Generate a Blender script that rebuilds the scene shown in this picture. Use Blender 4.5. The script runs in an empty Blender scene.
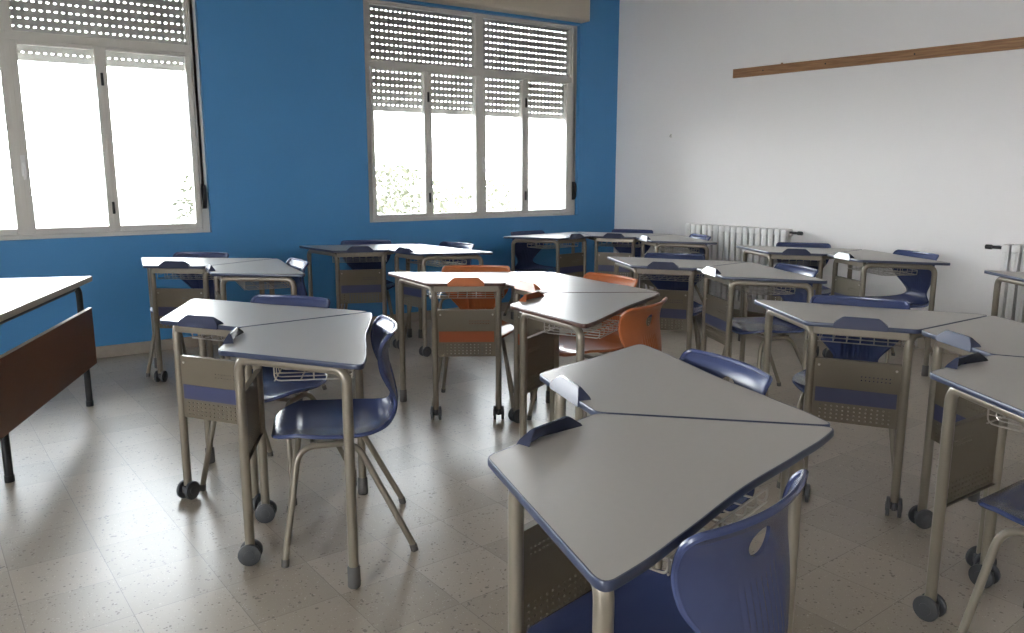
import bpy, bmesh, math, random
from mathutils import Vector, Matrix
PI = math.pi
random.seed(7)
scene = bpy.context.scene
COL = scene.collection

# ------------------------------------------------------------------ materials
MATS = {}
def mat(name, col, rough=.5, metal=0., spec=.5, noise=0., nscale=30., bump=0., bscale=200., coat=0.):
    m = bpy.data.materials.new(name); m.use_nodes = True
    nt = m.node_tree; b = nt.nodes['Principled BSDF']
    b.inputs['Base Color'].default_value = (*col, 1)
    b.inputs['Roughness'].default_value = rough
    b.inputs['Metallic'].default_value = metal
    b.inputs['Specular IOR Level'].default_value = spec
    if coat:
        b.inputs['Coat Weight'].default_value = coat
        b.inputs['Coat Roughness'].default_value = .12
    tc = nt.nodes.new('ShaderNodeTexCoord')
    if noise:
        n = nt.nodes.new('ShaderNodeTexNoise'); n.inputs['Scale'].default_value = nscale; n.inputs['Detail'].default_value = 6
        nt.links.new(tc.outputs['Object'], n.inputs['Vector'])
        r = nt.nodes.new('ShaderNodeMapRange'); r.inputs['To Min'].default_value = 1-noise; r.inputs['To Max'].default_value = 1+noise
        nt.links.new(n.outputs['Fac'], r.inputs['Value'])
        v = nt.nodes.new('ShaderNodeVectorMath'); v.operation = 'SCALE'; v.inputs[0].default_value = col
        nt.links.new(r.outputs['Result'], v.inputs['Scale']); nt.links.new(v.outputs['Vector'], b.inputs['Base Color'])
    if bump:
        n2 = nt.nodes.new('ShaderNodeTexNoise'); n2.inputs['Scale'].default_value = bscale; n2.inputs['Detail'].default_value = 3
        nt.links.new(tc.outputs['Object'], n2.inputs['Vector'])
        bp = nt.nodes.new('ShaderNodeBump'); bp.inputs['Strength'].default_value = bump; bp.inputs['Distance'].default_value = .002
        nt.links.new(n2.outputs['Fac'], bp.inputs['Height']); nt.links.new(bp.outputs['Normal'], b.inputs['Normal'])
    MATS[name] = m
    return m

LAM = mat('grey_laminate', (.40, .375, .342), .36, spec=.62, noise=.03, nscale=60, bump=.05, bscale=500)
BAND = mat('blue_grey_edging', (.030, .040, .078), .30)
BAND_O = mat('rust_edging', (.075, .035, .025), .30)
TUBE = mat('grey_beige_tube_paint', (.235, .205, .16), .33, .35, noise=.04)
PANEL = mat('khaki_sheet_steel', (.165, .14, .10), .42, .25, noise=.06, nscale=12)
WIRE = mat('wire_steel', (.5, .47, .42), .3, .7)
BLUE = mat('navy_plastic', (.050, .066, .150), .27, noise=.05, bump=.08, bscale=700)
STRIPE = mat('blue_stripe_paint', (.05, .058, .13), .4)
ORANGE = mat('orange_plastic', (.40, .118, .040), .30, noise=.05, bump=.08, bscale=700)
STRIPE_O = mat('orange_stripe_paint', (.36, .085, .025), .4)
GRIP = mat('grip_blue_plastic', (.040, .047, .085), .22)
RUBBER = mat('grey_rubber', (.10, .095, .088), .6, noise=.1)
WHEEL = mat('dark_wheel_plastic', (.055, .058, .062), .35)
BROWN = mat('brown_laminate_panel', (.135, .052, .022), .38, noise=.12, nscale=5)
BLACK = mat('black_painted_steel', (.012, .013, .016), .35)
CREAM = mat('cream_edging', (.42, .37, .28), .45)
ALU = mat('cream_window_frame', (.60, .575, .52), .42, noise=.03)
BOXM = mat('cream_shutter_box', (.55, .49, .40), .55, noise=.03)
SHUT = mat('grey_shutter_slats', (.50, .48, .45), .55)
WHITE = mat('white_wall_paint', (.83, .81, .795), .75, noise=.035, nscale=1.3, bump=.15, bscale=60)
CEIL = mat('ceiling_paint', (.62, .61, .59), .85)
BLUEW = mat('blue_wall_paint', (.066, .250, .51), .42, noise=.05, nscale=2.2, bump=.1, bscale=90)
BASE = mat('stone_skirting', (.36, .31, .25), .35, noise=.15, nscale=25)
RAD = mat('white_radiator_enamel', (.72, .71, .69), .35)
KNOB = mat('dark_plastic', (.02, .02, .022), .4)
HINGE = mat('black_hinge', (.02, .02, .02), .4, .3)
STONE = mat('stone_sill', (.5, .48, .44), .5, noise=.1)
EARTH = mat('pale_paving', (.20, .20, .19), .9, noise=.15, nscale=1)
LEAF = mat('pale_green_leaf', (.13, .128, .08), .6, noise=.3, nscale=4)
BARK = mat('grey_bark', (.2, .16, .12), .9, noise=.3, nscale=8)

def wood():
    m = mat('pine_batten', (.30, .16, .075), .5)
    nt = m.node_tree; b = nt.nodes['Principled BSDF']
    tc = nt.nodes.new('ShaderNodeTexCoord'); mp = nt.nodes.new('ShaderNodeMapping'); mp.inputs['Scale'].default_value = (1.5, 30, 30)
    n = nt.nodes.new('ShaderNodeTexNoise'); n.inputs['Scale'].default_value = 3; n.inputs['Detail'].default_value = 8
    cr = nt.nodes.new('ShaderNodeValToRGB'); cr.color_ramp.elements[0].color = (.20, .095, .04, 1); cr.color_ramp.elements[1].color = (.40, .22, .105, 1)
    cr.color_ramp.elements[0].position = .3; cr.color_ramp.elements[1].position = .7
    for a, c in ((tc.outputs['Object'], mp.inputs['Vector']), (mp.outputs['Vector'], n.inputs['Vector']), (n.outputs['Fac'], cr.inputs['Fac']), (cr.outputs['Color'], b.inputs['Base Color'])):
        nt.links.new(a, c)
    return m
WOOD = wood()

def floor_mat():
    m = mat('terrazzo_tiles', (.42, .38, .33), .2, spec=.55)
    nt = m.node_tree; b = nt.nodes['Principled BSDF']; L = nt.links.new; N = nt.nodes.new
    tc = N('ShaderNodeTexCoord'); mp = N('ShaderNodeMapping'); mp.inputs['Rotation'].default_value = (0, 0, -math.radians(3.2)); mp.inputs['Location'].default_value = (.115, .02, 0)
    L(tc.outputs['Object'], mp.inputs['Vector'])
    T = .272
    br = N('ShaderNodeTexBrick'); br.offset = 0; br.squash = 1
    br.inputs['Scale'].default_value = 1/T; br.inputs['Brick Width'].default_value = 1; br.inputs['Row Height'].default_value = 1
    br.inputs['Mortar Size'].default_value = .005; br.inputs['Mortar Smooth'].default_value = .3
    br.inputs['Color1'].default_value = (.44, .38, .305, 1); br.inputs['Color2'].default_value = (.35, .30, .235, 1); br.inputs['Mortar'].default_value = (.23, .20, .165, 1)
    L(mp.outputs['Vector'], br.inputs['Vector'])
    def layer(prev, scale, thr, colr, rnd=1.):
        v = N('ShaderNodeTexVoronoi'); v.inputs['Scale'].default_value = scale; v.inputs['Randomness'].default_value = 1
        L(tc.outputs['Object'], v.inputs['Vector'])
        w = N('ShaderNodeTexNoise'); w.inputs['Scale'].default_value = scale*.35; L(tc.outputs['Object'], w.inputs['Vector'])
        ad = N('ShaderNodeMath'); ad.operation = 'MULTIPLY_ADD'; L(w.outputs['Fac'], ad.inputs[0]); ad.inputs[1].default_value = -.9; L(v.outputs['Distance'], ad.inputs[2])
        r = N('ShaderNodeMapRange'); r.inputs['From Min'].default_value = thr-.03; r.inputs['From Max'].default_value = thr+.03; r.inputs['To Min'].default_value = 1; r.inputs['To Max'].default_value = 0
        L(ad.outputs[0], r.inputs['Value'])
        mx = N('ShaderNodeMix'); mx.data_type = 'RGBA'; L(r.outputs['Result'], mx.inputs[0]); L(prev, mx.inputs[6]); mx.inputs[7].default_value = (*colr, 1)
        return mx.outputs[2]
    c = layer(br.outputs['Color'], 75, -.32, (.17, .14, .115))
    c = layer(c, 40, -.36, (.20, .17, .14))
    c = layer(c, 130, -.33, (.55, .50, .43))
    n = N('ShaderNodeTexNoise'); n.inputs['Scale'].default_value = 1.4; n.inputs['Detail'].default_value = 6; L(tc.outputs['Object'], n.inputs['Vector'])
    r = N('ShaderNodeMapRange'); r.inputs['To Min'].default_value = .86; r.inputs['To Max'].default_value = 1.12; L(n.outputs['Fac'], r.inputs['Value'])
    vm = N('ShaderNodeVectorMath'); vm.operation = 'SCALE'; L(c, vm.inputs[0]); L(r.outputs['Result'], vm.inputs['Scale'])
    L(vm.outputs['Vector'], b.inputs['Base Color'])
    r2 = N('ShaderNodeMapRange'); r2.inputs['To Min'].default_value = .27; r2.inputs['To Max'].default_value = .40; L(n.outputs['Fac'], r2.inputs['Value'])
    L(r2.outputs['Result'], b.inputs['Roughness'])
    bp = N('ShaderNodeBump'); bp.inputs['Strength'].default_value = .25; bp.inputs['Distance'].default_value = .002; bp.invert = True
    L(br.outputs['Fac'], bp.inputs['Height']); L(bp.outputs['Normal'], b.inputs['Normal'])
    return m
FLOOR = floor_mat()

def glass_mat():
    m = bpy.data.materials.new('window_glass'); m.use_nodes = True; nt = m.node_tree
    nt.nodes.remove(nt.nodes['Principled BSDF'])
    out = nt.nodes['Material Output']; t = nt.nodes.new('ShaderNodeBsdfTransparent'); g = nt.nodes.new('ShaderNodeBsdfGlossy'); g.inputs['Roughness'].default_value = .02
    t.inputs['Color'].default_value = (.95, .96, .95, 1)
    fr = nt.nodes.new('ShaderNodeFresnel'); fr.inputs['IOR'].default_value = 1.45
    mx = nt.nodes.new('ShaderNodeMixShader')
    nt.links.new(fr.outputs[0], mx.inputs[0]); nt.links.new(t.outputs[0], mx.inputs[1]); nt.links.new(g.outputs[0], mx.inputs[2]); nt.links.new(mx.outputs[0], out.inputs['Surface'])
    return m
GLASS = glass_mat()

# ------------------------------------------------------------------ mesh helpers
def box(bm, x0, x1, y0, y1, z0, z1, bev=0., M=None):
    vs = [bm.verts.new((x, y, z)) for z in (z0, z1) for y in (y0, y1) for x in (x0, x1)]
    fs = [bm.faces.new([vs[i] for i in q]) for q in ((0,2,3,1),(4,5,7,6),(0,1,5,4),(2,6,7,3),(0,4,6,2),(1,3,7,5))]
    if bev:
        es = list({e for f in fs for e in f.edges})
        r = bmesh.ops.bevel(bm, geom=es, offset=bev, segments=2, profile=.5, affect='EDGES')
        vs = list({v for f in r['faces'] for v in f.verts} | {v for v in vs if v.is_valid})
    if M is not None:
        for v in vs: v.co = M @ v.co
    return vs

def fillet(pts, rads, n=6):
    """polyline with rounded corners"""
    P = [Vector(p) for p in pts]; out = [P[0]]
    for i in range(1, len(P)-1):
        r = rads[i-1] if isinstance(rads, (list, tuple)) else rads
        a = (P[i-1]-P[i]); b = (P[i+1]-P[i]); la, lb = a.length, b.length; a.normalize(); b.normalize()
        if r <= 0: out.append(P[i]); continue
        d = min(r, la*.49, lb*.49)
        p0 = P[i]+a*d; p1 = P[i]+b*d
        for k in range(n+1):
            t = k/n; out.append(p0*(1-t)**2 + P[i]*2*t*(1-t) + p1*t*t)
    out.append(P[-1]); return out

def tube(bm, pts, r, seg=10, closed=False, sx=1.):
    P = [Vector(p) for p in pts]; Q = [P[0]]
    for p in P[1:]:
        if (p-Q[-1]).length > 1e-5: Q.append(p)
    P = Q; n = len(P)
    T = []
    for i in range(n):
        if closed: d = P[(i+1) % n]-P[i-1]
        else: d = P[min(i+1, n-1)]-P[max(i-1, 0)]
        T.append(d.normalized())
    up = Vector((0, 0, 1)) if abs(T[0].z) < .9 else Vector((1, 0, 0))
    nrm = T[0].cross(up).normalized(); rings = []
    for i in range(n):
        nrm = (nrm - T[i]*nrm.dot(T[i])).normalized(); bi = T[i].cross(nrm)
        rr = r[i] if isinstance(r, (list, tuple)) else r
        rings.append([bm.verts.new(P[i] + (nrm*math.cos(2*PI*k/seg)*sx + bi*math.sin(2*PI*k/seg))*rr) for k in range(seg)])
    m = n if closed else n-1
    for i in range(m):
        a, b = rings[i], rings[(i+1) % n]
        for k in range(seg): bm.faces.new((a[k], a[(k+1) % seg], b[(k+1) % seg], b[k]))
    if not closed:
        bm.faces.new(rings[0][::-1]); bm.faces.new(rings[-1])

def cyl(bm, c, axis, r, h, seg=20, bev=0.):
    c = Vector(c); a = Vector(axis).normalized()
    if bev: tube(bm, [c-a*h/2, c-a*(h/2-bev*.3), c-a*(h/2-bev), c+a*(h/2-bev), c+a*(h/2-bev*.3), c+a*h/2], [r-bev, r-bev*.3, r, r, r-bev*.3, r-bev], seg)
    else: tube(bm, [c-a*h/2, c+a*h/2], r, seg)

def prism(bm, outline, z0, z1, M=None):
    """outline: list of (x,y) ccw"""
    a = [bm.verts.new((x, y, z0)) for x, y in outline]; b = [bm.verts.new((x, y, z1)) for x, y in outline]
    n = len(a)
    for i in range(n): bm.faces.new((a[i], a[(i+1) % n], b[(i+1) % n], b[i]))
    bm.faces.new(a[::-1]); bm.faces.new(b)
    if M is not None:
        for v in a+b: v.co = M @ v.co

def obj(name, bm, m, parent=None, smooth=True, mesh_only=False):
    bmesh.ops.recalc_face_normals(bm, faces=bm.faces)
    me = bpy.data.meshes.new(name); bm.to_mesh(me); bm.free(); me.materials.append(m)
    if smooth:
        me.polygons.foreach_set('use_smooth', [True]*len(me.polygons))
        me.set_sharp_from_angle(angle=math.radians(38))
    if mesh_only: return me
    o = bpy.data.objects.new(name, me); COL.objects.link(o)
    if parent: o.parent = parent
    return o
def B(): return bmesh.new()

def thing(name, label, cat, loc=(0, 0, 0), rz=0., group=None):
    o = bpy.data.objects.new(name, None); COL.objects.link(o); o.empty_display_size = .1
    o.location = loc; o.rotation_euler = (0, 0, rz); o['label'] = label; o['category'] = cat
    if group: o['group'] = group
    return o
def tag(o, label, cat, group=None):
    o['label'] = label; o['category'] = cat
    if group: o['group'] = group
    return o
def struct(o): o['kind'] = 'structure'; return o
KIDS = {}
def children(o): return list(KIDS.get(o.name, [])) if o.name in KIDS else list(o.children)
def copy_tree(o, loc, rz, label, group=None):
    r = o.copy(); COL.objects.link(r); r.location = loc; r.rotation_euler = (0, 0, rz); r['label'] = label
    if group: r['group'] = group
    def rec(src, dst):
        for ch in list(src.children):
            c = ch.copy(); COL.objects.link(c); c.parent = dst; rec(ch, c)
    rec(o, r)
    return r

# ------------------------------------------------------------------ room
YB = 6.240
CX = 5.540                      # corner x
WA = -.1074                     # the white wall leaves the corner at this angle
WD = Vector((-math.sin(WA), -math.cos(WA), 0))          # along the wall from the corner towards the camera
WN = Vector((-math.cos(WA), math.sin(WA), 0))            # into the room
ZC = 3.35
XL, YF = -4.6, -2.2
LW = (YB-YF)/math.cos(WA)
cend = Vector((CX, YB, 0))+WD*LW

bm = B(); prism(bm, [(XL, YF), (cend.x, YF), (CX, YB), (XL, YB)], -.12, 0)
struct(obj('floor', bm, FLOOR, smooth=False))
bm = B(); prism(bm, [(XL-.3, YF-.3), (cend.x+.3, YF-.3), (CX+.3, YB+.35), (XL-.3, YB+.35)], ZC, ZC+.15)
struct(obj('ceiling', bm, CEIL, smooth=False))

# windows: opening extents (x0, x1, z0, z1); the first is unseen, added for daylight
WINS = [(-4.05, -1.75, .862, 2.70), (-.785, 1.510, .862, 2.70), (2.800, 5.048, .890, 2.70)]
TW = .21
bm = B()
xs = XL-.3
for (x0, x1, z0, z1) in WINS:
    box(bm, xs, x0, YB, YB+TW, -.1, ZC)
    box(bm, x0, x1, YB, YB+TW, -.1, z0); box(bm, x0, x1, YB, YB+TW, z1, ZC)
    xs = x1
box(bm, xs, CX+.4, YB, YB+TW, -.1, ZC)
struct(obj('wall_back', bm, BLUEW, smooth=False))
bm = B()
Mw = Matrix.Translation((CX, YB, 0)) @ Matrix([[WD.x, WN.x, 0, 0], [WD.y, WN.y, 0, 0], [0, 0, 1, 0], [0, 0, 0, 1]])   # x along wall, y into room
box(bm, 0, LW+.3, -.3, 0, -.1, ZC, M=Mw)
struct(obj('wall_right', bm, WHITE, smooth=False))
# left wall has an unseen window opening, added to let in daylight
bm = B(); LWIN_ADDED = [(-1.2, 1.0)]
ys = YF-.3
for a, b_ in LWIN_ADDED:
    box(bm, XL-.3, XL, ys, a, -.1, ZC); box(bm, XL-.3, XL, a, b_, -.1, .95); box(bm, XL-.3, XL, a, b_, 2.6, ZC); ys = b_
box(bm, XL-.3, XL, ys, YB, -.1, ZC)
struct(obj('wall_left', bm, WHITE, smooth=False))
bm = B(); box(bm, XL, cend.x+.2, YF-.3, YF, -.1, ZC)
struct(obj('wall_front', bm, WHITE, smooth=False))
bm = B(); box(bm, XL, CX, YB-.014, YB-.001, 0, .085, bev=.003)
struct(obj('baseboard_back', bm, BASE, smooth=False))
bm = B(); box(bm, .02, LW, .001, .014, 0, .085, bev=.003, M=Mw)
struct(obj('baseboard_right', bm, BASE, smooth=False))

# ---- window units, local: x along the wall from the left outer edge, y into outside, z up
def frame_rect(bm, x0, x1, z0, z1, w, y0, y1, bev=.004):
    wl, wr, wb, wt = w
    box(bm, x0, x0+wl, y0, y1, z0, z1, bev); box(bm, x1-wr, x1, y0, y1, z0, z1, bev)
    box(bm, x0+wl, x1-wr, y0, y1, z0, z0+wb, bev); box(bm, x0+wl, x1-wr, y0, y1, z1-wt, z1, bev)

def make_window(idx, x0, x1, z0, cen, hl, hr, tz0, tz1, pz1, pz0, shut_z, open_labels=None):
    """hl, hr: hinge line x of the folding leaves; cen: meeting line"""
    root = bpy.data.objects.new('window_%d' % idx, None); COL.objects.link(root); root.location = (x0, YB, 0); root['kind'] = 'structure'
    o = lambda X: X-x0
    W_ = x1-x0; zt = 2.70; yf0, yf1 = .045, .115
    bm = B()
    frame_rect(bm, 0, W_, z0, zt, (.055, .055, .030, .02), yf0, yf1)
    box(bm, .055, W_-.055, yf0+.004, yf1, tz0, tz1, .004)                    # transom
    box(bm, o(cen)-.038, o(cen)+.038, yf0+.004, yf1, tz1, zt-.02, .004)      # mullion of the top lights
    obj('window_frame', bm, ALU, root, False)
    # top lights
    for a, b_ in ((.055, o(cen)-.038), (o(cen)+.038, W_-.055)):
        bm = B(); frame_rect(bm, a, b_, tz1, zt-.02, (.026 if a < .1 else .004, .020 if a > .1 else .004, .004, .012), yf0+.010, yf1-.006, .003); obj('sash', bm, ALU, root, False)
        bm = B(); box(bm, a, b_, .078, .084, tz1, zt-.02); obj('pane', bm, GLASS, root, False)
    # four folding leaves
    lf = [(.058, o(hl)-.001), (o(hl)+.001, o(cen)-.001), (o(cen)+.001, o(hr)-.001), (o(hr)+.001, W_-.058)]
    for k, (a, b_) in enumerate(lf):
        bm = B()
        wl = .028 if k in (0,) else (.036 if k in (1, 3) else .052)
        wr = (.040 if idx == 1 else .066) if k in (3,) else (.036 if k in (0, 2) else .052)
        frame_rect(bm, a, b_, z0+.032, tz0-.001, (wl, wr, pz0-z0-.032, tz0-pz1), yf0-.012, yf0+.045, .004)
        s = obj('sash', bm, ALU, root, False)
        bm = B(); box(bm, a+wl-.005, b_-wr+.005, yf0+.012, yf0+.018, pz0-.005, pz1+.005); obj('pane', bm, GLASS, s, False)
    bm = B()
    for X, wd_ in ((o(cen), .014), (o(hl), .006), (o(hr), .006)): box(bm, X-wd_, X+wd_, yf0-.0155, yf0-.012, z0+.034, tz0-.003, .001)
    obj('cover_strip', bm, ALU, root, False)
    for hx in (o(hl), o(hr)):
        for hz in (z0+.20, tz0-.22):
            bm = B(); cyl(bm, (hx, yf0-.017, hz), (0, 0, 1), .009, .085, 10, .003); obj('hinge', bm, HINGE, root)
    bm = B()
    box(bm, o(cen)-.014+.02, o(cen)+.014+.02, yf0-.020, yf0-.011, z0+.42, z0+.56, .003)
    tube(bm, fillet([(o(cen)+.02, yf0-.018, z0+.50), (o(cen)+.02, yf0-.050, z0+.50), (o(cen)+.02, yf0-.052, z0+.40)], .012), .008, 8)
    obj('handle', bm, RAD, root)
    # roller shutter outside the glass: slats with rows of slots
    bm = B(); pitch = .055; z = zt; X0, X1 = .03, W_-.03; ys0, ys1 = .165, .177
    while z-pitch > shut_z:
        box(bm, X0, X1, ys0, ys1, z-.045, z)                                  # solid part of the slat
        x = X0
        while x < X1:
            box(bm, x, x+.026, ys0+.003, ys1-.003, z-pitch, z-.045); x += .0435
        z -= pitch
    box(bm, X0, X1, ys0-.006, ys1+.006, z-.05, z, .003)
    obj('roller_shutter', bm, SHUT, root, False)
    for X in (X0-.028, X1-.002):
        bm = B(); box(bm, X, X+.03, .150, .192, z0, zt); obj('shutter_guide', bm, ALU, root, False)
    bm = B(); box(bm, .0, W_, .12, TW+.06, z0-.03, z0+.004, .003); obj('window_sill', bm, STONE, root, False)
    return root
w_added, w0, w1 = WINS
make_window(3, w_added[0], w_added[1], w_added[2], w_added[0]+1.105, w_added[0]+.56, w_added[0]+1.645, 2.160, 2.215, 2.135, .935, 2.085)  # unseen window further along the wall, added to bring in more daylight
make_window(1, w0[0], w0[1], w0[2], .318, -.225, .857, 2.160, 2.215, 2.135, .935, 2.085)
make_window(2, w1[0], w1[1], w1[2], 3.935, 3.395, 4.432, 2.172, 2.222, 2.155, .952, 1.850)

# roller shutter boxes over the windows
def shutter_box(x0, x1, label):
    t = thing('roller_shutter_box', label, 'shutter box', ((x0+x1)/2, YB-.001, 2.722), 0, 'shutter boxes over the windows')
    w = (x1-x0)/2; bm = B()
    prof = [(0, 0), (-.105, 0), (-.125, .012), (-.130, .035), (-.130, .30), (-.118, .32), (0, .32)]
    vs = []
    for x in (-w, w): vs.append([bm.verts.new((x, y, z)) for y, z in prof])
    n = len(prof)
    for i in range(n): bm.faces.new((vs[0][i], vs[0][(i+1) % n], vs[1][(i+1) % n], vs[1][i]))
    bm.faces.new(vs[0]); bm.faces.new(vs[1][::-1])
    obj('box_cover', bm, BOXM, t, False)
    for s in (-1, 1):
        bm = B(); box(bm, s*w-.008 if s < 0 else s*w, s*w if s < 0 else s*w+.008, -.133, 0, -.003, .323, .002); obj('end_cap', bm, ALU, t, False)
    return t
shutter_box(2.74, 5.045, 'cream roller shutter box above the window beside the white wall')
shutter_box(-.85, 1.57, 'cream roller shutter box above the left-hand window')

def strap(x, z, label):
    t = thing('shutter_strap', label, 'shutter strap', (x, YB, z), 0, 'shutter strap winders')
    bm = B(); box(bm, -.010, .010, .0, .004, .08, 2.68-z, 0); obj('strap', bm, ALU, t, False)
    bm = B(); prism(bm, [(-.0, -.09), (.016, -.085), (.028, -.055), (.03, 0), (.028, .055), (.016, .085), (0, .09)], -.014, .014, Matrix.Rotation(PI/2, 4, 'X') @ Matrix.Rotation(-PI/2, 4, 'Z') @ Matrix.Identity(4))
    for v in bm.verts: v.co = Vector((v.co.y if False else v.co.x, v.co.y, v.co.z))
    bm.free()
    bm = B(); prof = [(.0, -.09), (-.020, -.082), (-.034, -.05), (-.038, 0), (-.034, .05), (-.020, .082), (0, .09)]
    a = [bm.verts.new((-.015, y, zz)) for y, zz in prof]; b = [bm.verts.new((.015, y, zz)) for y, zz in prof]
    for i in range(len(prof)): j = (i+1) % len(prof); bm.faces.new((a[i], a[j], b[j], b[i]))
    bm.faces.new(a[::-1]); bm.faces.new(b)
    obj('winder', bm, KNOB, t)
    return t
strap(5.022, 1.13, 'black strap winder on the frame of the window nearest the white wall').location.y = YB+.045
strap(1.478, 1.13, 'black strap winder on the right edge of the left-hand window').location.y = YB+.045

# ------------------------------------------------------------------ things on the white wall
def on_wall(d, off=0., z=0.): 
    p = Vector((CX, YB, z))+WD*d+WN*off; return p
WRZ = math.atan2(WD.y, WD.x)
rail = thing('wooden_rail', 'long plain wooden batten fixed high on the white wall', 'wall rail', on_wall(1.37, .0, 2.125), WRZ)
bm = B(); box(bm, 0, 4.2, .001, .023, 0, .075, .002); obj('batten', bm, WOOD, rail, False)
for k, x in enumerate((.30, .86, 1.55, 2.35, 3.2)):
    bm = B(); cyl(bm, (x, .024, .038), (0, 1, 0), .006, .004, 10); obj('screw', bm, HINGE, rail)
bm = B(); box(bm, .46, .475, .004, .018, .075, .085, .002); obj('nail_stub', bm, WOOD, rail, False)
# in the rail's frame +y must point into the room
for o in rail.children:
    for v in o.data.vertices: pass
def wall_matrix(d, z): return Matrix.Translation((CX, YB, 0)) @ Matrix.Translation(WD*d+Vector((0, 0, z))) @ Matrix([[WD.x, WN.x, 0, 0], [WD.y, WN.y, 0, 0], [0, 0, 1, 0], [0, 0, 0, 1]])
# (WD, WN, Z) is left-handed, so mirror the children once in y
def flip_children(t):
    for o in t.children:
        for v in o.data.vertices: v.co.y = -v.co.y
        o.data.flip_normals()
        flip_children(o)
flip_children(rail)

def radiator(d, n, z0, z1, label, knob_side):
    t = thing('radiator', label, 'radiator', on_wall(d, 0, 0), WRZ, 'white column radiators on the right wall')
    p = .0615
    def sec():
        bm = B()
        for k in range(3):
            tube(bm, fillet([(0, .05+k*.04, z0+.02), (0, .05+k*.04, z1-.02)], 0), .0125, 8, sx=1)
        for zz in (z0+.03, z1-.03):
            box(bm, -.027, .027, .035, .145, zz-.028, zz+.028, .011)
        box(bm, -.0225, .0225, .120, .140, z0+.03, z1-.03, .006)
        return obj('radiator_section', bm, RAD, t)
    s = sec(); s.location.x = p/2
    for k in range(1, n):
        c = s.copy(); COL.objects.link(c); c.parent = t; c.location.x = p/2+p*k
    bm = B(); xk = n*p if knob_side > 0 else 0
    s_ = 1 if knob_side > 0 else -1
    cyl(bm, (xk+s_*.03, .09, z1-.03), (1, 0, 0), .011, .07, 12); cyl(bm, (xk+s_*.09, .09, z1-.03), (1, 0, 0), .016, .045, 16, .005)
    obj('valve_knob', bm, KNOB, t)
    bm = B(); tube(bm, fillet([(xk+s_*.05, .09, z1-.03), (xk+s_*.05, .01, z1-.03)], 0), .009, 8); tube(bm, [(xk+s_*.05, .09, z0+.05), (xk+s_*.05, .01, z0+.05)], .009, 8); tube(bm, [(xk, .09, z0+.05), (xk+s_*.05, .09, z0+.05)], .010, 8)
    obj('pipe', bm, RAD, t)
    bm = B()
    for x in (p*2, p*(n-2)): box(bm, x-.006, x+.006, .001, .05, z0+.1, z0+.12); box(bm, x-.006, x+.006, .001, .05, z1-.12, z1-.1)
    obj('wall_bracket', bm, RAD, t)
    # flip handedness; sections share one mesh, so flip that mesh once
    done = set()
    for o in t.children:
        if o.data.name in done: continue
        done.add(o.data.name)
        for v in o.data.vertices: v.co.y = -v.co.y
        o.data.flip_normals()
    return t
radiator(1.01, 17, .18, .845, 'white column radiator on the right wall behind the rear desks', 1)
radiator(3.66, 14, .18, .835, 'white column radiator at the right edge of the photo', -1)
hk = thing('wall_plug', 'tiny grey hook plate on the bare white wall left of the batten', 'wall hook', on_wall(.70, 0, 1.655), WRZ)
bm = B(); box(bm, -.012, .012, -.005, -.0005, -.018, .018, .002); obj('plate', bm, ALU, hk, False)
bm = B(); tube(bm, fillet([(0, -.004, .006), (0, -.018, .004), (0, -.02, -.012)], .006), .0025, 6); obj('hook', bm, HINGE, hk)

# ------------------------------------------------------------------ student desk
S, Lg, HT = .3865, .5477, .750
DX, DY = Lg*.5, Lg*math.sin(PI/3)
def top_outline(off=0., r=.028):
    c = [(-S/2, 0), (S/2, 0), (S/2+DX, DY), (-S/2-DX, DY)]
    # wavy long edge, between the corners
    base = [Vector((x, y, 0)) for x, y in c]
    pts = []
    n = len(base)
    def corner(i, rr):
        p = base[i]; a = (base[i-1]-p).normalized(); b = (base[(i+1) % n]-p).normalized()
        return [(p+a*rr)*(1-t)**2 + p*2*t*(1-t) + (p+b*rr)*t*t for t in [k/6 for k in range(7)]]
    pts += corner(0, r*.8); pts += corner(1, r*.8)
    pts += corner(2, r*1.6)
    W2 = S/2+DX-r*1.6
    m = 34
    for k in range(1, m):
        x = W2-(2*W2)*k/m
        ax = abs(x)/W2
        y = DY - .009*(.5+.5*math.cos(PI*min(ax/.62, 1))) + .003*math.sin(PI*max(0, (ax-.62)/.38))
        pts.append(Vector((x, y, 0)))
    pts += corner(3, r*1.6)
    if off:
        out = []
        n = len(pts)
        for i in range(n):
            d = (pts[(i+1) % n]-pts[i-1]).normalized(); out.append(pts[i]+Vector((d.y, -d.x, 0))*off)
        pts = out
    return pts

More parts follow.
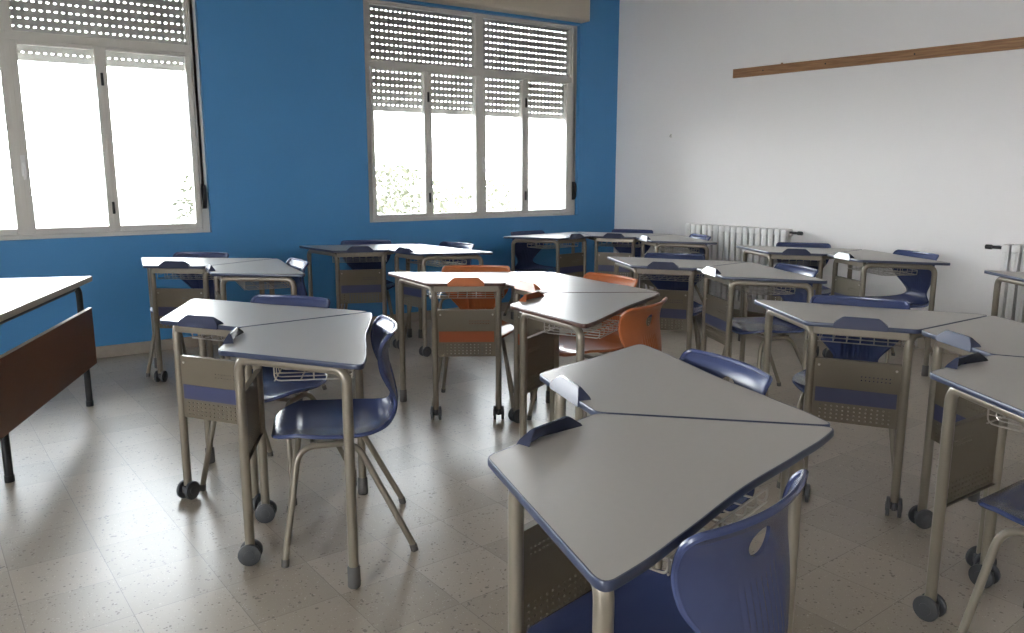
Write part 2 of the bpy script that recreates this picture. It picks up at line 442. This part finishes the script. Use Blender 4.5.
def make_desk(kind, label, group):
    """origin: floor point under the middle of the short edge; +y towards the pupil"""
    root = thing('student_desk', label, 'desk', (0, 0, 0), 0, group)
    band, grip, stripe = (BAND, GRIP, STRIPE) if kind == 'blue' else (BAND_O, ORANGE, STRIPE_O)
    bm = B(); prism(bm, [(p.x, p.y) for p in top_outline(-.004)], HT-.016, HT)
    top = obj('tabletop', bm, LAM, root)
    # edge band: rounded strip all round
    bm = B(); a = top_outline(-.0042); b = top_outline(.0); n = len(a)
    rows = [[bm.verts.new((p.x, p.y, z)) for p in q] for q, z in ((a, HT+.0004), (top_outline(-.0015), HT+.0002), (b, HT-.0025), (b, HT-.0135), (top_outline(-.0015), HT-.0162), (a, HT-.0166))]
    for r0, r1 in zip(rows, rows[1:]):
        for i in range(n): bm.faces.new((r0[i], r0[(i+1) % n], r1[(i+1) % n], r1[i]))
    obj('edge_band', bm, band, top)
    # grip on the short edge
    bm = B(); prof = [(-.095, HT-.0165), (.095, HT-.0165), (.095, HT), (.088, HT+.007), (.066, HT+.025), (.058, HT+.028), (-.058, HT+.028), (-.066, HT+.025), (-.088, HT+.007), (-.095, HT)]
    fa = [bm.verts.new((x, -.004+max(0, z-HT)*.55, z)) for x, z in prof]
    fb = [bm.verts.new((x, -.0005 if z < HT-.001 else .036-(z-HT)*.62, z)) for x, z in prof]
    for i in range(len(prof)): j = (i+1) % len(prof); bm.faces.new((fa[i], fa[j], fb[j], fb[i]))
    bm.faces.new(fa[::-1]); bm.faces.new(fb)
    bmesh.ops.bevel(bm, geom=[e for e in bm.edges], offset=.002, segments=2, affect='EDGES')
    obj('carrying_grip', bm, grip, root)
    cxy = (S/2-.025, .060); pxy = (S/2+DX-.088, DY-.058); rt = .0165; zr = HT-.016-rt-.002
    for s in (-1, 1):
        A = Vector((s*cxy[0], cxy[1], 0)); Pp = Vector((s*pxy[0], pxy[1], 0)); d = (Pp-A).normalized(); R = .075
        arc = fillet([A+Vector((0, 0, .06)), A+Vector((0, 0, zr)), A+d*R*1.3+Vector((0, 0, zr))], R, 8)
        bm = B(); tube(bm, arc, rt, 12); obj('leg', bm, TUBE, root)
        arc2 = fillet([Pp+Vector((0, 0, .05)), Pp+Vector((0, 0, zr)), Pp-d*R*1.3+Vector((0, 0, zr))], R, 8)
        bm = B(); tube(bm, arc2, rt, 12); obj('leg', bm, TUBE, root)
        bm = B(); tube(bm, [A+d*R*1.3+Vector((0, 0, zr)), Pp-d*R*1.3+Vector((0, 0, zr))], rt, 12); obj('side_rail', bm, TUBE, root)
        bm = B(); tube(bm, [Pp, Pp+Vector((0, 0, .004)), Pp+Vector((0, 0, .068)), Pp+Vector((0, 0, .072))], [.019, .021, .020, .017], 14); obj('rubber_foot', bm, RUBBER, root)
        # castor: stem, hood and two wheels
        bm = B(); tube(bm, [A+Vector((0, 0, .034)), A+Vector((0, 0, .068))], .0135, 12); cyl(bm, A+Vector((0, 0, .036)), (1, 0, 0), .010, .036, 12)
        box(bm, A.x-.008, A.x+.008, A.y-.026, A.y+.026, .030, .060, .004)
        cs = obj('castor', bm, WHEEL, root)
        for w in (-1, 1):
            bm = B(); cyl(bm, A+Vector((w*.021, 0, .038)), (1, 0, 0), .038, .014, 26, .003); cyl(bm, A+Vector((w*.0285, 0, .038)), (1, 0, 0), .018, .003, 18, .001)
            obj('wheel', bm, WHEEL, cs)
    # cross rails
    bm = B(); box(bm, -cxy[0], cxy[0], cxy[1]-.010, cxy[1]+.010, zr-.02, zr+.012, .003); obj('cross_rail', bm, TUBE, root, False)
    yb = .30; xb = cxy[0]+(pxy[0]-cxy[0])*(yb-cxy[1])/(pxy[1]-cxy[1])
    bm = B(); box(bm, -xb, xb, yb-.010, yb+.010, zr-.012, zr+.012, .003); obj('cross_rail', bm, TUBE, root, False)
    # perforated front panel
    X = cxy[0]-.009; ya, yb_ = cxy[1]-.0050, cxy[1]-.0015
    def plate(bm, x0, x1, z0, z1): box(bm, x0, x1, ya, yb_, z0, z1)
    def holes(bm, x0, x1, z0, z1, nx, nz, r):
        dx, dz = (x1-x0)/nx, (z1-z0)/nz
        for i in range(nx):
            for j in range(nz):
                cx, cz = x0+dx*(i+.5), z0+dz*(j+.5); K = 8; ring = []
                sq = [(1, 0), (1, 1), (0, 1), (-1, 1), (-1, 0), (-1, -1), (0, -1), (1, -1)]
                for y in (ya, yb_):
                    o_ = [bm.verts.new((cx+sx*dx/2, y, cz+sz*dz/2)) for sx, sz in sq]
                    h_ = [bm.verts.new((cx+math.cos(PI*k/4)*r, y, cz+math.sin(PI*k/4)*r)) for k in range(K)]
                    for k in range(K): bm.faces.new((o_[k], o_[(k+1) % K], h_[(k+1) % K], h_[k]))
                    ring.append(h_)
                for k in range(K): bm.faces.new((ring[0][k], ring[0][(k+1) % K], ring[1][(k+1) % K], ring[1][k]))
    bm = B(); zb, zt = .350, .600
    plate(bm, -X, X, zb, zb+.008); plate(bm, -X, -X+.025, zb+.008, zb+.072); plate(bm, X-.025, X, zb+.008, zb+.072)
    holes(bm, -X+.025, X-.025, zb+.008, zb+.072, 13, 4, .0036)
    plate(bm, -X, X, zb+.072, .520); plate(bm, -X, -X+.17, .520, .548); plate(bm, X-.035, X, .520, .548)
    holes(bm, -X+.17, X-.035, .520, .548, 8, 2, .0026)
    plate(bm, -X, X, .548, zt)
    box(bm, -X, X, yb_, yb_+.016, zt-.003, zt); box(bm, -X, X, yb_, yb_+.010, zb, zb+.003)
    bmesh.ops.remove_doubles(bm, verts=bm.verts, dist=1e-6)
    pn = obj('modesty_panel', bm, PANEL, root, False)
    bm = B(); box(bm, -X+.014, X-.014, ya-.0022, ya-.0004, .428, .486, .0005); sp = obj('colour_stripe', bm, stripe, pn, False)
    sp['label'] = 'blue stripe' if kind == 'blue' else 'orange stripe'
    for sx in (-1, 1):
        bm = B()
        for zz in (.575,): cyl(bm, (sx*(X-.022), ya-.002, zz), (0, 1, 0), .005, .004, 10, .001)
        obj('bolt', bm, WIRE, pn)
    # wire basket below the top
    bm = B(); bx, y0, y1, zt2, zb2 = .20, .175, .425, zr+.004, HT-.105
    tube(bm, fillet([(-bx, y0, zt2), (-bx, y0, zb2), (-bx, y1, zb2), (-bx, y1, zb2+.03)], .02, 4), .0026, 6)
    tube(bm, fillet([(bx, y0, zt2), (bx, y0, zb2), (bx, y1, zb2), (bx, y1, zb2+.03)], .02, 4), .0026, 6)
    for k in range(1, 8):
        x = -bx+2*bx*k/8; tube(bm, fillet([(x, y0, zb2+.05), (x, y0, zb2), (x, y1, zb2), (x, y1, zb2+.03)], .015, 3), .0019, 5)
    for y, zz in ((y0, zb2+.05), (y0, zb2), (y0+.083, zb2), (y0+.166, zb2), (y1, zb2), (y1, zb2+.03)): tube(bm, [(-bx, y, zz), (bx, y, zz)], .0024, 6)
    for sx in (-1, 1): 
        for zz in (zb2+.025, zb2+.05): tube(bm, [(sx*bx, y0, zz), (sx*bx, y1, zz)], .0019, 5)
        tube(bm, [(sx*bx, .30, zb2), (sx*bx, .30, zr-.01)], .0026, 6)
    obj('wire_basket', bm, WIRE, root)
    return root

# ------------------------------------------------------------------ shell chair
PROF = [(-.228, .413, .050), (-.229, .419, .095), (-.218, .425, .135), (-.192, .429, .172), (-.14, .428, .203), (-.06, .422, .217), (.03, .419, .217), (.10, .421, .198), (.155, .432, .155), (.184, .455, .108),
        (.195, .485, .086), (.197, .520, .092), (.192, .556, .118), (.183, .598, .153), (.174, .640, .178), (.170, .685, .189), (.174, .720, .192), (.185, .748, .193), (.197, .764, .190), (.205, .772, .180)]
def catmull(P, n):
    out = []
    m = len(P)-1
    for i in range(n+1):
        t = i/n*m; k = min(int(t), m-1); f = t-k
        p0, p1, p2, p3 = P[max(k-1, 0)], P[k], P[k+1], P[min(k+2, m)]
        out.append(tuple(.5*((2*b)+(-a+c)*f+(2*a-5*b+4*c-d)*f*f+(-a+3*b-3*c+d)*f**3) for a, b, c, d in zip(p0, p1, p2, p3)))
    return out
def make_chair(kind, label, group):
    """origin on the floor under the middle of the seat; the back is at +y, the front at -y"""
    root = thing('shell_chair', label, 'chair', (0, 0, 0), 0, group)
    m = BLUE if kind == 'blue' else ORANGE
    NS, NA = 100, 96
    C = catmull(PROF, NS)
    def pos(i, a):
        y, z, w = C[i]
        seat = max(0, min(1, (.53-z)/.10)); back = 1-seat
        x = a*w
        e = (abs(x)/.2)**2
        yy = y - back*.042*e
        zz = z + seat*.020*abs(a)**3 * (1 if y > -.15 else max(0, (y+.23)/.08)) - seat*.006*math.cos(a*PI/2)*(1 if abs(y) < .15 else 0)
        if back > .5 and .50 < z < .645 and abs(x) < .072:                   # moulded ribs below the hand hole
            yy += .0022*math.cos(x*2*PI/.0180)*min(1, (.072-abs(x))/.01)*min(1, (z-.50)/.02, (.645-z)/.02)
        return Vector((x, yy, zz))
    # grid
    G = [[pos(i, -1+2*k/NA) for k in range(NA+1)] for i in range(NS+1)]
    hz, hrx, hrz = .704, .037, .026
    split = next(i for i in range(NS+1) if C[i][1] > .475 and C[i][0] > .1)
    def part(i0, i1, name):
        bm = B(); V = {}
        for i in range(i0, i1+1):
            for k in range(NA+1): V[i, k] = bm.verts.new(G[i][k])
        def q(v): return math.hypot(v.co.x/hrx, (v.co.z-hz)/hrz)
        hole = name == 'backrest'
        for i in range(i0, i1):
            for k in range(NA):
                f = [V[i, k], V[i, k+1], V[i+1, k+1], V[i+1, k]]
                bm.faces.new(f)
        bmesh.ops.delete(bm, geom=[v for v in bm.verts if not v.link_faces], context='VERTS')
        bmesh.ops.recalc_face_normals(bm, faces=bm.faces)
        # give it thickness
        bm.normal_update()
        r = bmesh.ops.solidify(bm, geom=list(bm.faces), thickness=.007)
        # rolled rim
        edge = [G[i][0] for i in range(i0, i1+1)]
        edge2 = [G[i][NA] for i in range(i0, i1+1)]
        if i0 == 0: path = edge[::-1]+G[0][1:NA]+edge2; cl = False
        else: path = edge+G[i1][1:NA]+edge2[::-1]; cl = False
        tube(bm, path, .0068, 8, cl)
        if not hole: return obj(name, bm, m, root)
        # cut the oval hand hole
        tmp = obj(name, bm, m, None)
        cb = B(); K = 32; ra = [cb.verts.new((hrx*math.cos(2*PI*k/K), .08, hz+hrz*math.sin(2*PI*k/K))) for k in range(K)]; rb = [cb.verts.new((v.co.x, .30, v.co.z)) for v in ra]
        for k in range(K): cb.faces.new((ra[k], ra[(k+1) % K], rb[(k+1) % K], rb[k]))
        cb.faces.new(ra[::-1]); cb.faces.new(rb)
        cut = obj('cutter', cb, m, None, False)
        md = tmp.modifiers.new('hole', 'BOOLEAN'); md.operation = 'DIFFERENCE'; md.object = cut; md.solver = 'EXACT'
        dg = bpy.context.evaluated_depsgraph_get(); me = bpy.data.meshes.new_from_object(tmp.evaluated_get(dg))
        bpy.data.objects.remove(tmp); bpy.data.objects.remove(cut)
        me.name = name
        o = bpy.data.objects.new(name, me); COL.objects.link(o); o.parent = root
        me.polygons.foreach_set('use_smooth', [True]*len(me.polygons)); me.set_sharp_from_angle(angle=math.radians(38))
        return o
    part(0, split, 'seat'); part(split, NS, 'backrest')
    rt = .0115
    for s in (-1, 1):
        f0 = Vector((s*.225, -.205, .012)); a0 = Vector((s*.165, -.145, .397)); a1 = Vector((s*.150, .045, .397)); r0 = Vector((s*.210, .235, .012))
        P = fillet([f0, a0, a1, r0], [.06, .06], 7)
        h = len(P)//2
        bm = B(); tube(bm, P[:8+1], rt, 10); obj('leg', bm, TUBE, root)
        bm = B(); tube(bm, [P[8], P[9]] if (P[8]-P[9]).length > 1e-4 else P[8:10], rt, 10); obj('seat_rail', bm, TUBE, root)
        bm = B(); tube(bm, P[9:], rt, 10); obj('leg', bm, TUBE, root)
        for p, q in ((f0, a0), (r0, a1)):
            d = (q-p).normalized(); bm = B(); tube(bm, [p-Vector((0, 0, .012)), p+d*.014], [.0132, .0130], 12); obj('foot_cap', bm, RUBBER, root)
    for y, xx in ((-.10, .160), (.03, .151)):
        bm = B(); tube(bm, [(-xx, y, .400), (xx, y, .400)], .009, 8); obj('cross_bar', bm, TUBE, root)
    return root

# ------------------------------------------------------------------ lay out the desks and chairs
DESK = {
'D1':(0.9992,1.3364,-2.8823),'D2':(1.2407,1.5767,-1.8351),'D3':(0.6995,2.7554,-2.0226),'D4':(0.6751,3.0953,-0.9754),
'D5':(1.0019,5.1306,-0.6687),'D6':(1.1278,4.8139,-1.7159),'D7':(2.3414,5.4049,-0.3856),'D8':(2.5507,5.1361,-1.4328),
'D9':(2.0838,3.4780,-0.5623),'D11':(2.2426,3.1765,-1.6095),'D10':(2.0610,2.8882,-2.6567),
'D12':(4.4106,5.4624,0.1129),'D13':(4.7230,5.3263,-0.9343),'D14':(4.7613,4.9877,-1.9815),
'D15':(3.4412,3.4310,-0.9547),'D16':(3.4727,3.0918,-2.0019),'D17':(4.8291,3.5025,-0.9555),'D18':(4.8603,3.1632,-2.0027),
'D19':(2.7136,1.6689,-1.0377),'D20':(2.7168,1.3281,-2.0849),'D21':(2.4234,1.1550,-3.1321),
}
t22 = math.radians(-65); c_, s_ = math.cos(t22), math.sin(t22); lx, ly = -S/2-DX, DY
DESK['D22'] = (4.885-(c_*lx-s_*ly), 2.272-(s_*lx+c_*ly), t22)
# chair offset: u, v of the chair origin in the desk frame, turn in degrees
CH = {'D1':(.085,.36,-3),'D2':(-.04,.360,3),'D3':(-.03,.363,5),'D4':(.04,.36,2),'D5':(-.08,.365,-4),'D6':(.0,.36,4),'D7':(.05,.365,-4),'D8':(-.05,.38,2),
'D9':(.04,.360,-3),'D11':(.04,.36,4),'D10':(.0,.40,-6),'D12':(-.12,.36,-2),'D13':(.07,.36,0),'D14':(.0,.36,0),'D15':(.0,.37,4),'D16':(.04,.365,5),
'D17':(.05,.37,4),'D18':(.05,.37,6),'D19':(-.03,.36,-3),'D21':(.09,.41,0)}
DL = {
'D1':'nearest grey-topped desk, at the bottom of the photo',
'D2':'grey-topped desk joined to the far side of the nearest desk',
'D3':'front desk of the left-hand pair, a chair seen in profile at its right end',
'D4':'rear desk of the left-hand pair, its perforated panel with blue stripe facing the viewer',
'D5':'leftmost desk of the pair against the blue wall, nearest the brown teacher desk',
'D6':'right desk of the far left pair, its tip beside a side-on navy chair',
'D7':'left desk of the pair standing below the gap between the two windows',
'D8':'right desk of the pair below the windows, its tip left of the corner group',
'D9':'left desk of the orange-striped trio, orange panel stripe facing the viewer',
'D11':'middle desk of the orange-edged trio, orange chair behind its far edge',
'D10':'right front desk of the orange-edged trio, dark rust grip at its left end',
'D12':'leftmost desk of the trio in the corner of blue and white walls',
'D13':'middle desk of the trio in the room corner, chair back against the white wall',
'D14':'rightmost desk of the corner trio, in front of the white radiator',
'D15':'left desk of the pair just right of the orange trio',
'D16':'right desk of the pair in front of the radiator, white-shining grip at its left end',
'D17':'left desk of the far right pair, in front of the right end of the radiator',
'D18':'right desk of the far right pair, a ribbed blue chair back under its tip',
'D19':'left desk of the right-hand trio, large perforated panel facing the viewer',
'D20':'middle desk of the right-hand trio, running out of the photo at the right edge',
'D21':'front desk of the right-hand trio, castor leg nearest the bottom right corner',
'D22':'lone desk corner at the far right edge, below the second radiator'}
CL = {
'D1':'nearest navy chair at the bottom of the photo, oval hand hole in its back',
'D2':'navy chair with only its top edge showing behind the second nearest desk',
'D3':'navy chair in full side view at the right end of the left-hand desks',
'D4':'navy chair behind the rear desk of the left-hand pair, light blue seat under the table',
'D5':'navy chair against the blue wall behind the leftmost far desk',
'D6':'navy chair at the right end of the far left pair of desks, shining top edge',
'D7':'navy chair by the blue wall below the gap between the windows, left of two there',
'D8':'navy chair under the right-hand window with a pale shining top edge',
'D9':'orange chair seen through the gap above the orange-striped panel',
'D11':'orange chair behind the middle desk of the orange trio, pale top edge',
'D10':'orange chair at the right side of the orange trio, its back turned to the viewer',
'D12':'navy chair under the right-hand window at the left end of the corner trio',
'D13':'navy chair standing in the room corner against the white wall',
'D14':'navy chair at the right end of the corner trio, in front of the radiator',
'D15':'navy chair behind the left desk of the pair next to the orange trio',
'D16':'navy chair with a white-shining top edge behind the right desk of the middle right pair',
'D17':'navy chair against the white wall just right of the radiator',
'D18':'navy chair with ribbed back at the rightmost far desk by the white wall',
'D19':'navy chair behind the left desk of the right-hand trio, above its large perforated panel',
'D21':'navy chair at the bottom right corner of the photo, only part in view'}
def wpt(n, u, v):
    x, y, t = DESK[n]; return (x+math.cos(t)*u-math.sin(t)*v, y+math.sin(t)*u+math.cos(t)*v, 0)
OR = ('D9', 'D10', 'D11')
proto = {}
for n, (x, y, t) in DESK.items():
    kd = 'orange' if n in OR else 'blue'; gr = 'trapezoid desks with orange trim' if n in OR else 'trapezoid desks with blue trim'
    if kd not in proto:
        o = make_desk(kd, DL[n], gr); proto[kd] = o; o.location = (x, y, 0); o.rotation_euler = (0, 0, t)
    else: copy_tree(proto[kd], (x, y, 0), t, DL[n])
proto = {}
for n, (u, v, r) in CH.items():
    kd = 'orange' if n in OR else 'blue'; gr = 'orange shell chairs' if n in OR else 'navy shell chairs'
    loc = wpt(n, u, v); rz = DESK[n][2]+math.radians(r)
    if kd not in proto:
        o = make_chair(kd, CL[n], gr); proto[kd] = o; o.location = loc; o.rotation_euler = (0, 0, rz)
    else: copy_tree(proto[kd], loc, rz, CL[n])

# ------------------------------------------------------------------ teacher's desk
A0 = Vector((.543, 5.000, 0)); A1 = Vector((.067, 3.826, 0)); e = (A1-A0).normalized()
rz = math.atan2(e.y, e.x)                 # local +x runs along the front edge toward the viewer
t = thing('teacher_desk', "long teacher's desk with white top and brown front panel at the left edge", 'desk', A0, rz)
# local y: away from the pupils is on which side? the top extends to the left of the front edge in the photo
sgn = 1 if (Vector((-math.sin(rz), math.cos(rz), 0)).x < 0) else -1
LT, DT, ZT = 1.62, .74, .735
def ybox(bm, x0, x1, y0, y1, z0, z1, bev=0.): 
    a, b = sorted((sgn*y0, sgn*y1)); box(bm, x0, x1, a, b, z0, z1, bev)
bm = B(); ybox(bm, .003, LT-.003, .003, DT-.003, ZT-.026, ZT); tp = obj('tabletop', bm, LAM, t, False)
bm = B(); ybox(bm, 0, LT, 0, .003, ZT-.028, ZT+.0003); ybox(bm, 0, LT, DT-.003, DT, ZT-.028, ZT+.0003); ybox(bm, 0, .003, .003, DT-.003, ZT-.028, ZT+.0003); ybox(bm, LT-.003, LT, .003, DT-.003, ZT-.028, ZT+.0003)
obj('edge_band', bm, CREAM, tp, False)
for x in (.07, LT-.40):
    for y in (.055, DT-.055):
        xx = x; yy = sgn*y; dy_ = sgn*(1 if y < .3 else -1)
        bm = B(); tube(bm, fillet([(xx, yy, .012), (xx, yy, ZT-.045), (xx, yy+dy_*.12, ZT-.045)], .05, 6), .0175, 12); obj('leg', bm, BLACK, t)
        bm = B(); tube(bm, [(xx, yy, 0), (xx, yy, .03)], .020, 12); obj('foot_cap', bm, BLACK, t)
    bm = B(); tube(bm, [(x, sgn*.175, ZT-.045), (x, sgn*(DT-.175), ZT-.045)], .0175, 12); obj('top_rail', bm, BLACK, t)
bm = B(); tube(bm, [(.07, sgn*.075, ZT-.06), (LT-.40, sgn*.075, ZT-.06)], .013, 10); obj('long_rail', bm, BLACK, t)
bm = B(); ybox(bm, .015, LT-.10, .012, .030, .235, .555, .002); pn = obj('front_panel', bm, BROWN, t, False)
bm = B(); ybox(bm, .015, LT-.10, .011, .031, .555, .559, .001); obj('panel_edge', bm, CREAM, pn, False)

# ------------------------------------------------------------------ outside
bm = B(); box(bm, -40, 45, YB+TW+.05, 60, -.35, -.25); struct(obj('ground_outside', bm, EARTH, smooth=False))
bm = B(); box(bm, -40, XL-.35, -30, YB+TW, -.35, -.25); struct(obj('ground_side', bm, EARTH, smooth=False))
def shrub(x, y, h, w, n, label):
    t = thing('shrub', label, 'shrub', (x, y, -.25), random.uniform(0, 6), 'shrubs outside the windows')
    bm = B(); rnd = random.Random(int(x*100))
    for k in range(5):
        a = rnd.uniform(0, 6.28); tube(bm, [(0, 0, 0), (math.cos(a)*w*.2, math.sin(a)*w*.2, h*.4), (math.cos(a)*w*.4, math.sin(a)*w*.4, h*.8)], [.03, .02, .008], 6)
    obj('stem', bm, BARK, t)
    bm = B()
    for k in range(n):
        th = rnd.uniform(0, 2*PI); zz = rnd.random()**.8; rr = w*math.sqrt(rnd.random())*math.sqrt(max(.05, 1-(zz-.35)**2*1.6))
        p = Vector((math.cos(th)*rr, math.sin(th)*rr, .1+zz*h)); s = rnd.uniform(.03, .06)
        u = Vector((rnd.gauss(0, 1), rnd.gauss(0, 1), rnd.gauss(0, 1))).normalized(); v = u.orthogonal().normalized()
        vs = [bm.verts.new(p+u*s*a+v*s*b) for a, b in ((-1, 0), (0, -.45), (1, 0), (0, .45))]; bm.faces.new(vs)
    o = obj('foliage', bm, LEAF, t, False)
    return t
shrub(5.1, 10.6, 1.55, .95, 2600, 'pale leafy shrub outside the left panes of the right-hand window')
shrub(7.0, 11.4, 1.35, .9, 2200, 'pale leafy shrub outside the right panes of the right-hand window')
shrub(2.45, 10.2, 1.45, .45, 1200, 'faint slim shrub outside the left-hand window')

# ------------------------------------------------------------------ sky
w = bpy.data.worlds.new('overcast_sky'); scene.world = w; w.use_nodes = True
nt = w.node_tree; bg = nt.nodes['Background']
tc = nt.nodes.new('ShaderNodeTexCoord'); sep = nt.nodes.new('ShaderNodeSeparateXYZ'); nt.links.new(tc.outputs['Generated'], sep.inputs[0])
cr = nt.nodes.new('ShaderNodeValToRGB'); nt.links.new(sep.outputs['Z'], cr.inputs['Fac'])
cr.color_ramp.elements[0].position = 0.; cr.color_ramp.elements[0].color = (.96, .97, 1, 1)
cr.color_ramp.elements[1].position = .35; cr.color_ramp.elements[1].color = (.50, .53, .57, 1)
nt.links.new(cr.outputs['Color'], bg.inputs['Color'])
bg.inputs['Strength'].default_value = 20.0

# ------------------------------------------------------------------ camera
cam = bpy.data.cameras.new('camera'); co = bpy.data.objects.new('camera', cam); COL.objects.link(co)
r_ = Vector((0.8263367836616247, -0.5631757864878512, 0.0007439634074584495)); u_ = Vector((0.10036268658661363, 0.14855981187907794, 0.983797394505378)); f_ = Vector((0.5541613944591219, 0.8128733085839659, -0.17928227208198314))
co.matrix_world = Matrix([[r_.x, u_.x, -f_.x, 0], [r_.y, u_.y, -f_.y, 0], [r_.z, u_.z, -f_.z, 1.31334], [0, 0, 0, 1]])
cam.sensor_width = 36; cam.lens = 792.71/1024*36; cam.clip_start = .05; cam.clip_end = 200
scene.camera = co
vs = scene.view_settings; vs.view_transform = 'Standard'; vs.look = 'None'; vs.gamma = 1; vs.use_curve_mapping = False; vs.exposure = 0.9
scene.cycles.use_denoising = True
scene.cycles.max_bounces = 10; scene.cycles.diffuse_bounces = 6; scene.cycles.transparent_max_bounces = 16
scene.cycles.sample_clamp_indirect = 8
